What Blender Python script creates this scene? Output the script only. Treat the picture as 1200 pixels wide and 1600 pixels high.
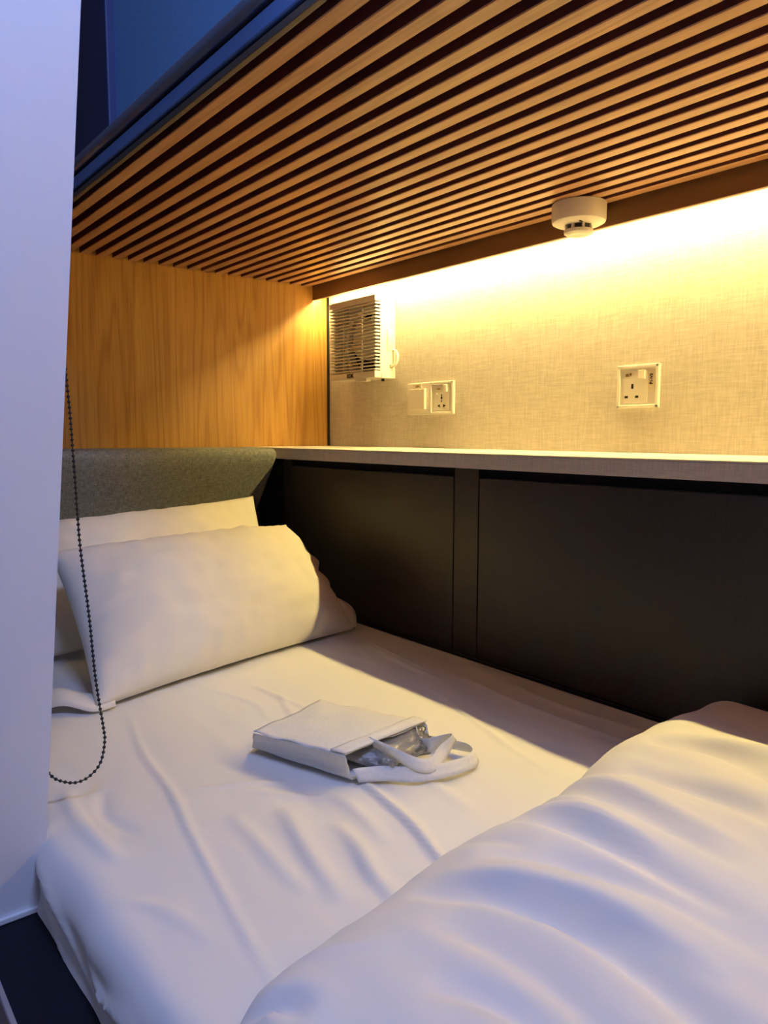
import bpy, bmesh, math, random
import numpy as np
from mathutils import Vector, Matrix, noise

random.seed(4)
np.random.seed(4)
SC = bpy.context.scene
for o in list(bpy.data.objects):
    bpy.data.objects.remove(o)
H = 0.90          # all coordinates below are relative to the eye level, which is 0.90 m above the floor

# ------------------------------------------------------------------ camera
F = 1158.3
cam_d = bpy.data.cameras.new('camera')
cam = bpy.data.objects.new('camera', cam_d)
SC.collection.objects.link(cam)
Xc = Vector((0.62719202, 0.08224373, -0.77451026))
Yc = Vector((0.77886288, -0.06409729, 0.62391037))
Zc = Vector((0.00166871, -0.9945489, -0.1042579))
right = Vector((Xc[0], Yc[0], Zc[0]))
down = Vector((Xc[1], Yc[1], Zc[1]))
fwd = Vector((Xc[2], Yc[2], Zc[2]))
m = Matrix((( right[0], -down[0], -fwd[0], 0),
            ( right[1], -down[1], -fwd[1], 0),
            ( right[2], -down[2], -fwd[2], H),
            (0, 0, 0, 1)))
cam.matrix_world = m
cam_d.sensor_fit = 'HORIZONTAL'
cam_d.sensor_width = 36.0
cam_d.lens = 36.0 * F / 1200.0
cam_d.clip_start = 0.02
SC.camera = cam

# ------------------------------------------------------------------ world, lights, exposure
SC.view_settings.view_transform = 'Standard'
SC.view_settings.look = 'None'
SC.view_settings.gamma = 1.0
SC.view_settings.use_curve_mapping = False
SC.view_settings.exposure = 0.12

w = bpy.data.worlds.new('aisle_ambient')
SC.world = w
w.use_nodes = True
w.node_tree.nodes['Background'].inputs[0].default_value = (0.62, 0.62, 1.0, 1)
w.node_tree.nodes['Background'].inputs[1].default_value = 0.05

def area(name, loc, target, sx, sy, power, col, spread=180):
    d = bpy.data.lights.new(name, 'AREA')
    d.shape = 'RECTANGLE'; d.size = sx; d.size_y = sy
    d.energy = power; d.color = col; d.spread = math.radians(spread)
    o = bpy.data.objects.new(name, d)
    SC.collection.objects.link(o)
    o.location = Vector(loc)
    o.rotation_euler = (Vector(target) - Vector(loc)).to_track_quat('-Z', 'Y').to_euler()
    return o
LED_STRENGTH = 200.0
# blue ceiling lighting of the aisle outside the pod
area('aisle_ceiling_light', (0.32, 0.14, 1.33), (-0.70, 0.20, 0.15), 0.4, 0.20, 19.0, (0.37, 0.50, 1.0))
area('aisle_fill_light', (0.9, -0.9, 1.0), (-0.7, 0.3, 0.3), 0.8, 0.8, 1.2, (0.78, 0.74, 1.0))  # added soft fill for the aisle's ambient light, not a lamp of its own

# ------------------------------------------------------------------ helpers
def mk(name, bm, mat=None, parent=None, origin=(0, 0, 0), smooth=False, auto=None):
    """link bm as one mesh object; bm is in scene coordinates"""
    if parent is not None:
        p = parent
        org = Vector(parent['_org'])
    else:
        org = Vector(origin)
    bmesh.ops.translate(bm, verts=bm.verts, vec=-org)
    me = bpy.data.meshes.new(name)
    bm.to_mesh(me); bm.free()
    if smooth:
        for pl in me.polygons: pl.use_smooth = True
    if auto is not None:
        for pl in me.polygons: pl.use_smooth = True
        try:
            me.set_sharp_from_angle(angle=math.radians(auto))
        except Exception:
            pass
    if mat: me.materials.append(mat)
    o = bpy.data.objects.new(name, me)
    SC.collection.objects.link(o)
    o['_org'] = tuple(org)
    if parent is not None:
        o.parent = parent
    else:
        o.location = org
    return o

def thing(name, label, cat, loc, group=None):
    o = bpy.data.objects.new(name, None)
    o.empty_display_size = 0.05
    SC.collection.objects.link(o)
    o.location = loc
    o['_org'] = tuple(loc)
    o['label'] = label; o['category'] = cat
    if group: o['group'] = group
    return o

def tag(o, label, cat, group=None):
    o['label'] = label; o['category'] = cat
    if group: o['group'] = group
    return o

def structure(o, label=None, cat=None):
    o['kind'] = 'structure'
    if label: o['label'] = label
    if cat: o['category'] = cat
    return o

def box(bm, x0, x1, y0, y1, z0, z1, bev=0.0, seg=2):
    vs = [bm.verts.new((x, y, z)) for x in (x0, x1) for y in (y0, y1) for z in (z0, z1)]
    q = [(0, 1, 3, 2), (4, 6, 7, 5), (0, 4, 5, 1), (2, 3, 7, 6), (0, 2, 6, 4), (1, 5, 7, 3)]
    fs = [bm.faces.new([vs[i] for i in f]) for f in q]
    bmesh.ops.recalc_face_normals(bm, faces=fs)
    if bev > 0:
        es = list({e for f in fs for e in f.edges})
        bmesh.ops.bevel(bm, geom=es, offset=bev, segments=seg, profile=0.5, affect='EDGES')
    return bm

def cyl(bm, c, r0, r1, h, axis='Z', n=40, cap=True):
    """cone frustum from c along +axis"""
    mt = {'Z': Matrix.Identity(4), 'Y': Matrix.Rotation(-math.pi/2, 4, 'X'), 'X': Matrix.Rotation(math.pi/2, 4, 'Y')}[axis]
    M = Matrix.Translation(Vector(c)) @ mt @ Matrix.Translation((0, 0, h/2))
    bmesh.ops.create_cone(bm, cap_ends=cap, cap_tris=False, segments=n, radius1=r0, radius2=r1, depth=h, matrix=M)

def lathe(bm, c, prof, axis='Z', n=56):
    """prof: list of (r, h)"""
    mt = {'Z': Matrix.Identity(4), 'Y': Matrix.Rotation(-math.pi/2, 4, 'X'), 'X': Matrix.Rotation(math.pi/2, 4, 'Y')}[axis]
    M = Matrix.Translation(Vector(c)) @ mt
    rings = []
    for r, h in prof:
        if r < 1e-6:
            rings.append([bm.verts.new(M @ Vector((0, 0, h)))])
        else:
            rings.append([bm.verts.new(M @ Vector((r*math.cos(2*math.pi*i/n), r*math.sin(2*math.pi*i/n), h))) for i in range(n)])
    fs = []
    for a, b in zip(rings, rings[1:]):
        for i in range(n):
            j = (i+1) % n
            if len(a) == 1: fs.append(bm.faces.new((a[0], b[i], b[j])))
            elif len(b) == 1: fs.append(bm.faces.new((a[i], a[j], b[0])))
            else: fs.append(bm.faces.new((a[i], a[j], b[j], b[i])))
    bmesh.ops.recalc_face_normals(bm, faces=fs)

def catmull(pts, n=8):
    pts = [Vector(p) for p in pts]
    P = [pts[0]*2-pts[1]] + pts + [pts[-1]*2-pts[-2]]
    out = []
    for i in range(1, len(P)-2):
        for k in range(n):
            t = k/n
            a, b, c, d = P[i-1], P[i], P[i+1], P[i+2]
            out.append(0.5*((2*b)+(c-a)*t+(2*a-5*b+4*c-d)*t*t+(-a+3*b-3*c+d)*t**3))
    out.append(pts[-1])
    return out

def tube(bm, pts, r, n=10):
    pts = [Vector(p) for p in pts]
    rings = []
    prev = None
    for i, p in enumerate(pts):
        t = (pts[min(i+1, len(pts)-1)] - pts[max(i-1, 0)]).normalized()
        ref = Vector((0, 0, 1)) if abs(t.z) < 0.9 else Vector((1, 0, 0))
        if prev is None: u = t.cross(ref).normalized()
        else: u = (prev - t*prev.dot(t)).normalized()
        prev = u
        v = t.cross(u)
        rings.append([bm.verts.new(p + (u*math.cos(2*math.pi*k/n) + v*math.sin(2*math.pi*k/n))*r) for k in range(n)])
    for a, b in zip(rings, rings[1:]):
        for k in range(n):
            j = (k+1) % n
            bm.faces.new((a[k], a[j], b[j], b[k]))
    bm.faces.new(list(reversed(rings[0]))); bm.faces.new(rings[-1])
    bmesh.ops.recalc_face_normals(bm, faces=bm.faces[:])

def text_bm(s, size, M, depth=0.0004, bold=0.0):
    """letters as a mesh in a bmesh, placed with matrix M (text plane XY)"""
    cu = bpy.data.curves.new('lettering', 'FONT')
    cu.body = s; cu.size = size; cu.extrude = depth; cu.align_x = 'CENTER'; cu.align_y = 'CENTER'
    cu.offset = bold
    o = bpy.data.objects.new('lettering', cu)
    SC.collection.objects.link(o)
    bpy.context.view_layer.update()
    me = bpy.data.meshes.new_from_object(o.evaluated_get(bpy.context.evaluated_depsgraph_get()))
    bpy.data.objects.remove(o)
    bm = bmesh.new(); bm.from_mesh(me)
    bpy.data.meshes.remove(me)
    bmesh.ops.transform(bm, matrix=M, verts=bm.verts)
    return bm

def grid_bm(P, closed_u=False):
    """P: array (nu, nv, 3) -> grid mesh"""
    nu, nv = P.shape[:2]
    bm = bmesh.new()
    vs = [[bm.verts.new(P[i, j]) for j in range(nv)] for i in range(nu)]
    for i in range(nu-1):
        for j in range(nv-1):
            bm.faces.new((vs[i][j], vs[i+1][j], vs[i+1][j+1], vs[i][j+1]))
    if closed_u:
        for j in range(nv-1):
            bm.faces.new((vs[-1][j], vs[0][j], vs[0][j+1], vs[-1][j+1]))
    bmesh.ops.recalc_face_normals(bm, faces=bm.faces[:])
    return bm

def fnoise(X, Y, sx, sy, seed=0.0, octaves=2):
    out = np.zeros(X.shape)
    it = np.nditer(X, flags=['multi_index'])
    for v in it:
        k = it.multi_index
        p = Vector((float(v)*sx+seed, float(Y[k])*sy-seed, seed*0.37))
        a = noise.noise(p)
        if octaves > 1: a += 0.5*noise.noise(p*2.1)
        out[k] = a
    return out

def ridge(X, Y, pts, width, height, skew=0.0):
    """smooth crease of given width and height along a polyline, faded at its ends"""
    pts = [(p.x, p.y) for p in catmull([Vector((a, b, 0)) for a, b in pts], 6)]
    best = np.full(X.shape, 1e9); T = np.zeros(X.shape); S = np.zeros(X.shape)
    L = len(pts)-1
    for i in range(L):
        ax, ay = pts[i]; bx, by = pts[i+1]
        dx, dy = bx-ax, by-ay
        l2 = dx*dx+dy*dy+1e-12
        t = np.clip(((X-ax)*dx+(Y-ay)*dy)/l2, 0, 1)
        px, py = X-(ax+t*dx), Y-(ay+t*dy)
        d = np.sqrt(px*px+py*py)
        sg = np.sign(dx*py-dy*px)
        mk_ = d < best
        best = np.where(mk_, d, best); T = np.where(mk_, (i+t)/L, T); S = np.where(mk_, sg, S)
    wd = width*(1+skew*S)
    fade = np.sin(np.clip(T, 0.0, 1.0)*math.pi)**0.6
    return height*np.exp(-(best/wd)**2)*fade

# ------------------------------------------------------------------ materials
def newmat(name):
    mt = bpy.data.materials.new(name); mt.use_nodes = True
    nt = mt.node_tree
    return mt, nt, nt.nodes['Principled BSDF']

def simple(name, col, rough=0.5, metal=0.0, spec=0.5, bump=None, trans=None, coat=0.0):
    mt, nt, b = newmat(name)
    b.inputs['Base Color'].default_value = (*col, 1)
    b.inputs['Roughness'].default_value = rough
    b.inputs['Metallic'].default_value = metal
    b.inputs['Specular IOR Level'].default_value = spec
    b.inputs['Coat Weight'].default_value = coat
    tc = nt.nodes.new('ShaderNodeTexCoord')
    n = nt.nodes.new('ShaderNodeTexNoise')
    n.inputs['Scale'].default_value = bump[0] if bump else 60
    n.inputs['Detail'].default_value = 4
    nt.links.new(tc.outputs['Object'], n.inputs['Vector'])
    bp = nt.nodes.new('ShaderNodeBump')
    bp.inputs['Strength'].default_value = bump[1] if bump else 0.02
    bp.inputs['Distance'].default_value = 0.002
    nt.links.new(n.outputs['Fac'], bp.inputs['Height'])
    nt.links.new(bp.outputs['Normal'], b.inputs['Normal'])
    if trans: b.inputs['Transmission Weight'].default_value = trans
    return mt

def nd(nt, t, **kw):
    n = nt.nodes.new(t)
    for k, v in kw.items(): setattr(n, k, v)
    return n

def mapped_noise(nt, tc, scale3, scale=1.0, detail=3, dist=0.0, rough=0.5):
    mp = nd(nt, 'ShaderNodeMapping'); mp.inputs['Scale'].default_value = scale3
    nt.links.new(tc.outputs['Object'], mp.inputs['Vector'])
    n = nd(nt, 'ShaderNodeTexNoise')
    n.inputs['Scale'].default_value = scale; n.inputs['Detail'].default_value = detail
    n.inputs['Distortion'].default_value = dist; n.inputs['Roughness'].default_value = rough
    nt.links.new(mp.outputs['Vector'], n.inputs['Vector'])
    return n.outputs['Fac']

def mth(nt, op, a, b=None):
    n = nd(nt, 'ShaderNodeMath', operation=op)
    for i, v in enumerate((a, b)):
        if v is None: continue
        if isinstance(v, (int, float)): n.inputs[i].default_value = v
        else: nt.links.new(v, n.inputs[i])
    return n.outputs[0]

def ramp(nt, fac, stops):
    r = nd(nt, 'ShaderNodeValToRGB')
    while len(r.color_ramp.elements) < len(stops): r.color_ramp.elements.new(0.5)
    for e, (p, c) in zip(r.color_ramp.elements, stops):
        e.position = p; e.color = (*c, 1)
    nt.links.new(fac, r.inputs['Fac'])
    return r.outputs['Color']

def mixc(nt, fac, a, b, mode='MIX'):
    n = nd(nt, 'ShaderNodeMix', data_type='RGBA', blend_type=mode)
    if isinstance(fac, (int, float)): n.inputs[0].default_value = fac
    else: nt.links.new(fac, n.inputs[0])
    for i, v in ((6, a), (7, b)):
        if isinstance(v, tuple): n.inputs[i].default_value = (*v, 1)
        else: nt.links.new(v, n.inputs[i])
    return n.outputs[2]

def wood(name, dark, mid, light, along, contour=(7, 0.9), fibre=260, rough=0.42, lines=22, linestr=0.5):
    """wood grain: nested elongated contour lines plus fine fibres running along one axis"""
    mt, nt, b = newmat(name)
    tc = nd(nt, 'ShaderNodeTexCoord')
    c, s = contour
    sc = {'Z': (c, c, s), 'X': (s, c, c)}[along]
    base = mapped_noise(nt, tc, sc, 1.0, 1.5, 0.25, 0.45)
    f = mth(nt, 'MULTIPLY', base, lines*6.28)
    si = mth(nt, 'SINE', f)
    ln = mth(nt, 'POWER', mth(nt, 'ADD', mth(nt, 'MULTIPLY', si, 0.5), 0.5), 3.0)
    fs = {'Z': (fibre, fibre, 7), 'X': (7, fibre, fibre)}[along]
    fib = mapped_noise(nt, tc, fs, 1.0, 3, 0.0, 0.6)
    tone = mapped_noise(nt, tc, {'Z': (9, 9, 0.5), 'X': (0.5, 9, 9)}[along], 1.0, 2)
    col = ramp(nt, tone, [(0.3, mid), (0.7, light)])
    col = mixc(nt, mth(nt, 'MULTIPLY', ln, linestr), col, dark)
    fr = ramp(nt, fib, [(0.36, (0.80, 0.76, 0.70)), (0.62, (1.06, 1.05, 1.02))])
    col = mixc(nt, 0.75, col, fr, 'MULTIPLY')
    nt.links.new(col, b.inputs['Base Color'])
    b.inputs['Roughness'].default_value = rough
    bp = nd(nt, 'ShaderNodeBump'); bp.inputs['Strength'].default_value = 0.12; bp.inputs['Distance'].default_value = 0.001
    nt.links.new(fib, bp.inputs['Height']); nt.links.new(bp.outputs['Normal'], b.inputs['Normal'])
    return mt

def woven(name, c0, c1, axes, thread=520, slub=26, bump=0.35, rough=0.8, dist=0.0008, contrast=(0.36, 0.64), spec=0.4):
    """linen-like crosshatch: two families of stretched threads. axes: the two in-plane axes"""
    mt, nt, b = newmat(name)
    tc = nd(nt, 'ShaderNodeTexCoord')
    idx = {'X': 0, 'Y': 1, 'Z': 2}
    def sc(a):
        v = [slub, slub, slub]
        v[idx[a]] = thread
        return tuple(v)
    n1 = mapped_noise(nt, tc, sc(axes[0]), 1.0, 2.5, 0, 0.6)
    n2 = mapped_noise(nt, tc, sc(axes[1]), 1.0, 2.5, 0, 0.6)
    s = mth(nt, 'MULTIPLY', mth(nt, 'ADD', n1, n2), 0.5)
    col = ramp(nt, s, [(contrast[0], c0), (contrast[1], c1)])
    nt.links.new(col, b.inputs['Base Color'])
    b.inputs['Roughness'].default_value = rough
    b.inputs['Specular IOR Level'].default_value = spec
    bp = nd(nt, 'ShaderNodeBump'); bp.inputs['Strength'].default_value = bump; bp.inputs['Distance'].default_value = dist
    nt.links.new(s, bp.inputs['Height']); nt.links.new(bp.outputs['Normal'], b.inputs['Normal'])
    return mt

def cotton(name, col, fine=0.15, wr=0.25, wscale=9, rough=0.75, sheen=0.2):
    mt, nt, b = newmat(name)
    tc = nd(nt, 'ShaderNodeTexCoord')
    b.inputs['Base Color'].default_value = (*col, 1)
    b.inputs['Roughness'].default_value = rough
    b.inputs['Specular IOR Level'].default_value = 0.25
    b.inputs['Sheen Weight'].default_value = sheen
    n1 = mapped_noise(nt, tc, (900, 900, 900), 1.0, 2)
    n2 = mapped_noise(nt, tc, (wscale*0.8, wscale*1.6, wscale), 1.0, 3, 0.8)
    bp = nd(nt, 'ShaderNodeBump'); bp.inputs['Strength'].default_value = fine; bp.inputs['Distance'].default_value = 0.0003
    bp2 = nd(nt, 'ShaderNodeBump'); bp2.inputs['Strength'].default_value = wr; bp2.inputs['Distance'].default_value = 0.006
    nt.links.new(n1, bp.inputs['Height']); nt.links.new(n2, bp2.inputs['Height'])
    nt.links.new(bp2.outputs['Normal'], bp.inputs['Normal']); nt.links.new(bp.outputs['Normal'], b.inputs['Normal'])
    return mt

M_oak = wood('oak_veneer', (0.34, 0.135, 0.022), (0.50, 0.26, 0.055), (0.60, 0.33, 0.08), 'Z', contour=(13, 0.9), lines=10, linestr=0.5)
M_slat = wood('slat_timber', (0.30, 0.125, 0.055), (0.45, 0.225, 0.115), (0.55, 0.30, 0.165), 'X', contour=(24, 1.6), fibre=420, rough=0.33, lines=6, linestr=0.35)
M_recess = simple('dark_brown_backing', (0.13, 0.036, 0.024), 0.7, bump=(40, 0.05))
M_fascia = simple('brown_laminate', (0.17, 0.075, 0.03), 0.45)
M_wall = woven('linen_wallcovering', (0.50, 0.435, 0.37), (0.67, 0.60, 0.52), ('X', 'Z'), thread=420, slub=28, bump=0.25)
M_shelf_edge = woven('linen_laminate', (0.50, 0.45, 0.45), (0.68, 0.62, 0.62), ('X', 'Z'), thread=420, slub=28, bump=0.2, rough=0.6)
M_headboard = woven('grey_upholstery', (0.13, 0.135, 0.115), (0.37, 0.38, 0.33), ('Y', 'Z'), thread=520, slub=90, bump=0.5, rough=0.9, contrast=(0.34, 0.66))
M_cab = woven('black_brown_laminate', (0.014, 0.010, 0.010), (0.026, 0.019, 0.018), ('X', 'Z'), thread=420, slub=20, bump=0.15, rough=0.42, spec=0.5)
M_gap = simple('black_gap', (0.004, 0.004, 0.005), 0.9)
M_sheet = cotton('white_sheet_cotton', (0.80, 0.78, 0.74), wr=0.22)
M_pillow = cotton('pillowcase_cotton', (0.84, 0.79, 0.69), wr=0.18, wscale=12)  # white cloth, warm light tinted into the colour to offset the blue
M_duvet = cotton('duvet_cotton', (0.82, 0.80, 0.76), wr=0.20, wscale=10)
M_white_panel = simple('white_painted_panel', (0.78, 0.78, 0.82), 0.5)
M_platform = simple('navy_laminate', (0.004, 0.0055, 0.013), 0.7, spec=0.25, bump=(200, 0.1))
M_metal_edge = simple('aluminium_trim', (0.45, 0.45, 0.48), 0.35, metal=0.8)
M_floor = wood('floor_boards', (0.08, 0.04, 0.025), (0.13, 0.07, 0.045), (0.17, 0.10, 0.06), 'X')
M_plastic = simple('cream_plastic', (0.80, 0.76, 0.66), 0.35)
M_plate = simple('white_plate_plastic', (0.80, 0.74, 0.65), 0.35)
M_key = simple('switch_key_plastic', (0.76, 0.70, 0.60), 0.3)
M_black = simple('black_plastic', (0.008, 0.007, 0.007), 0.4)
M_ink = simple('dark_ink', (0.03, 0.02, 0.01), 0.6)
M_amber_ink = simple('amber_ink', (0.25, 0.15, 0.05), 0.6)
M_label = simple('paper_sticker', (0.74, 0.64, 0.48), 0.6)
M_red = simple('lamp_red', (0.4, 0.10, 0.04), 0.3)
M_detector = simple('detector_plastic', (0.72, 0.67, 0.62), 0.4)
M_blue = simple('blue_lit_blind_fabric', (0.20, 0.45, 0.85), 0.75, bump=(160, 0.2))  # navy-grey blind, blue aisle light put into its brightened base colour
M_rail = simple('glossy_blue_grey_rail', (0.22, 0.28, 0.42), 0.22, metal=0.3)
M_strip = simple('blue_lit_aluminium', (0.16, 0.34, 0.80), 0.35, metal=0.3)  # aluminium strip with the blue light on it put into the colour
M_navy = simple('navy_frame', (0.03, 0.045, 0.16), 0.5)
M_greytrim = simple('grey_brown_trim', (0.10, 0.085, 0.07), 0.5)
M_bag = None

def bagmat():
    mt, nt, b = newmat('nonwoven_bag')
    tc = nd(nt, 'ShaderNodeTexCoord')
    n = mapped_noise(nt, tc, (260, 260, 260), 1.0, 2)
    col = ramp(nt, n, [(0.35, (0.86, 0.855, 0.84)), (0.65, (0.93, 0.925, 0.91))])
    nt.links.new(col, b.inputs['Base Color'])
    b.inputs['Roughness'].default_value = 0.85
    tr = nd(nt, 'ShaderNodeBsdfTranslucent'); tr.inputs['Color'].default_value = (0.8, 0.79, 0.78, 1)
    mx = nd(nt, 'ShaderNodeMixShader'); mx.inputs[0].default_value = 0.22
    nt.links.new(b.outputs[0], mx.inputs[1]); nt.links.new(tr.outputs[0], mx.inputs[2])
    nt.links.new(mx.outputs[0], nt.nodes['Material Output'].inputs['Surface'])
    return mt
M_bag = bagmat()
M_clear = simple('clear_plastic_film', (0.95, 0.95, 0.95), 0.08, trans=0.9, bump=(70, 0.9))
M_towel = simple('grey_folded_fabric', (0.50, 0.50, 0.50), 0.8, bump=(120, 0.6))

def emis(name, col, strength):
    mt = bpy.data.materials.new(name); mt.use_nodes = True
    nt = mt.node_tree
    nt.nodes.remove(nt.nodes['Principled BSDF'])
    e = nd(nt, 'ShaderNodeEmission')
    e.inputs[0].default_value = (*col, 1); e.inputs[1].default_value = strength
    nt.links.new(e.outputs[0], nt.nodes['Material Output'].inputs['Surface'])
    return mt
M_led = emis('warm_led_diffuser', (1.0, 0.77, 0.28), LED_STRENGTH)

# ------------------------------------------------------------------ the setting
XH = -1.881      # head wall
YW = 1.30        # long wall
ZC = 0.429       # underside of the slats
XF = 0.34        # foot wall
def B(*a, bev=0.0):
    bm = bmesh.new(); box(bm, *a, bev=bev); return bm

structure(mk('floor', B(-3.0, 2.2, -2.2, 1.4, -0.95, -0.90), M_floor))
structure(mk('wall_head', B(XH-0.03, XH, 0.05, 1.293, -0.9, 0.47), M_oak))
structure(mk('trim_1', B(XH-0.02, XH+0.004, 1.2925, 1.2995, -0.10, 0.47), M_gap))
structure(mk('wall_long', B(XH-0.03, XF+0.03, YW, YW+0.04, -0.9, 0.47), M_wall))
structure(mk('wall_foot', B(XF, XF+0.03, 0.19, YW, -0.9, 0.47), M_oak))

# slatted ceiling = underside of the bunk above
ceil = structure(mk('ceiling', B(XH-0.03, XF+0.03, 0.453, YW, 0.462, 0.479), M_recess))
bm = bmesh.new()
for k in range(20):
    ye = 0.461 + 0.03905*k           # near edge of slat k
    box(bm, XH, XF, ye, ye+0.0215, ZC, 0.463, bev=0.0012, seg=1)
slats = mk('slat_panel', bm, M_slat, ceil)
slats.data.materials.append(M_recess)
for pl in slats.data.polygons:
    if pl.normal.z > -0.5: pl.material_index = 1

# brown fascia hiding the light strip
fas = structure(mk('trim_2', B(XH+0.003, XF, 1.24, 1.249, 0.392, 0.463, bev=0.001), M_fascia))

# raised front strip under the sleeping platform
plat = structure(mk('trim_3', B(-2.1, XF+0.03, 0.122, 1.29, -0.90, -0.50), M_platform))
mk('edge_profile', B(-2.1, XF+0.03, 0.1185, 0.1225, -0.504, -0.4990), M_metal_edge, plat)
mk('front_board', B(-2.1, XF+0.03, 0.1195, 0.1218, -0.90, -0.5045), M_fascia, plat)

# white partition at the head end, edge leaning slightly inwards
bm = bmesh.new()
pts = [(-0.35, -0.90), (0.112, -0.90), (0.112, -0.495), (0.1825, -0.495), (0.2575, 0.43), (0.302, 1.05), (-0.35, 1.05)]
fr = [bm.verts.new((-0.800, y, z)) for y, z in pts]
bk = [bm.verts.new((-0.822, y, z)) for y, z in pts]
bm.faces.new(fr); bm.faces.new(list(reversed(bk)))
for i in range(len(pts)):
    j = (i+1) % len(pts); bm.faces.new((fr[i], bk[i], bk[j], fr[j]))
bmesh.ops.recalc_face_normals(bm, faces=bm.faces[:])
part = structure(mk('wall_left', bm, M_white_panel))
mk('bottom_bead', B(-0.800, -0.7955, 0.1225, 0.186, -0.4995, -0.4935, bev=0.001), simple('white_sealant', (0.8, 0.8, 0.82), 0.5), part)

# ------------------------------------------------------------------ LED strip
led = thing('led_strip', 'warm white light strip hidden behind the brown fascia above the wall', 'light strip', (-0.75, 1.276, 0.419))
def tilted(x0, x1, y0, y1, z0, z1, piv, ang):
    bm = bmesh.new(); box(bm, x0, x1, y0, y1, z0, z1)
    bmesh.ops.transform(bm, verts=bm.verts, matrix=Matrix.Translation((0, piv[0], piv[1])) @ Matrix.Rotation(ang, 4, 'X'))
    return bm
LT = math.radians(-36)
mk('channel', tilted(XH+0.008, XF-0.018, -0.0095, 0.0095, 0.0032, 0.010, (1.263, 0.409), LT), simple('white_channel', (0.7, 0.7, 0.7), 0.4), led)
mk('diffuser', tilted(XH+0.01, XF-0.02, -0.008, 0.008, 0.0, 0.003, (1.263, 0.409), LT), M_led, led)
mk('mounting_rail', B(XH+0.012, XF-0.022, 1.2585, 1.270, 0.4195, 0.461), M_fascia, led)

# ------------------------------------------------------------------ front of the bunk above
up = thing('upper_bunk_front', 'dark blue lit front of the bunk above, with blind, glossy rail and frame', 'bunk', (-0.8, 0.45, 0.43))
XL = -2.1
mk('edge_trim', B(XL, XF, 0.4395, 0.4475, 0.4275, 0.4365, bev=0.001), M_greytrim, up)
mk('gap_profile', B(XL, XF, 0.444, 0.449, 0.4365, 0.442), M_gap, up)
mk('lower_strip', B(XL, XF, 0.439, 0.449, 0.442, 0.463, bev=0.002), M_strip, up)
mk('groove', B(XL, XF, 0.446, 0.452, 0.463, 0.472), M_gap, up)
bm = bmesh.new(); box(bm, XL, XF, 0.434, 0.452, 0.471, 0.492, bev=0.007, seg=4)
mk('rail', bm, M_rail, up, auto=40)
mk('blind', B(-1.31, XF, 0.470, 0.474, 0.480, 1.15), M_blue, up)
mk('jamb', B(-1.9, -1.30, 0.456, 0.480, 0.480, 1.15, bev=0.003), M_navy, up)
mk('deck', B(XL, XF, 0.482, 1.29, 0.5005, 0.52), M_navy, up)

# ------------------------------------------------------------------ ledge shelf and cabinet behind the bed
sh = thing('ledge_shelf', 'long linen-patterned shelf running under the sockets with a cream lit top', 'shelf', (-0.65, 1.14, -0.063))
mk('shelf_board', B(XH+0.006, XF-0.002, 0.999, 1.299, -0.064, -0.0380, bev=0.0012), M_shelf_edge, sh)
mk('shelf_top', B(XH+0.006, XF-0.002, 1.000, 1.299, -0.0379, -0.0353, bev=0.0006), simple('cream_laminate_top', (0.78, 0.72, 0.62), 0.4), sh)

cab = thing('bed_side_cabinet', 'black-brown low cabinet with flat fronts between bed and shelf', 'cabinet', (-0.65, 1.14, -0.5))
mk('body', B(XH+0.06, XF-0.004, 1.021, 1.296, -0.499, -0.0655), M_gap, cab)
mk('bottom_rail', B(-1.64, XF-0.004, 1.002, 1.0205, -0.499, -0.426, bev=0.001), M_cab, cab)
def front(name, x0, x1, z0, z1):
    return mk(name, B(x0, x1, 1.003, 1.0205, z0, z1, bev=0.001), M_cab, cab)
front('stile', -1.66, -1.625, -0.4255, -0.065)
front('door', -1.623, -1.0305, -0.4245, -0.081)
front('stile', -1.028, -0.9645, -0.4255, -0.065)
front('door', -0.962, -0.005, -0.4245, -0.081)
front('stile', -0.003, 0.06, -0.4255, -0.065)

# ------------------------------------------------------------------ upholstered headboard
nv, nu = 40, 40
yy = np.concatenate([[0.20], np.linspace(0.20, 0.978, nv)[1:]])
hb = bmesh.new()
def hb_ring(z, y1, x1):
    y0, x0 = 0.20, XH+0.004
    r = 0.016
    pts = [(x0, y0), (x1-r, y0)]
    for a in np.linspace(0, math.pi/2, 7): pts.append((x1-r+r*math.sin(a), y0+r-r*math.cos(a)))
    for k in range(1, 12): pts.append((x1+0.003*math.sin(k/12*math.pi), y0+r+(y1-y0-2*r)*k/12))
    for a in np.linspace(0, math.pi/2, 7): pts.append((x1-r+r*math.cos(a), y1-r+r*math.sin(a)))
    pts.append((x0, y1))
    return [hb.verts.new((x, y, z)) for x, y in pts]
rings = []
prof = [(-0.498, 0.93, -1.775), (-0.42, 0.935, -1.77), (-0.30, 0.950, -1.752), (-0.20, 0.963, -1.722), (-0.13, 0.976, -1.692), (-0.08, 0.982, -1.664),
        (-0.055, 0.984, -1.652), (-0.045, 0.983, -1.653), (-0.039, 0.980, -1.659), (-0.036, 0.976, -1.668)]
for z, y1, x1 in prof: rings.append(hb_ring(z, y1, x1))
for a, b in zip(rings, rings[1:]):
    n = len(a)
    for i in range(n):
        j = (i+1) % n; hb.faces.new((a[i], a[j], b[j], b[i]))
hb.faces.new(rings[-1]); hb.faces.new(list(reversed(rings[0])))
bmesh.ops.recalc_face_normals(hb, faces=hb.faces[:])
o = mk('headboard', hb, M_headboard, origin=(-1.75, 0.6, -0.498), auto=60)
tag(o, 'padded grey woven headboard against the oak head wall', 'headboard')

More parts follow.
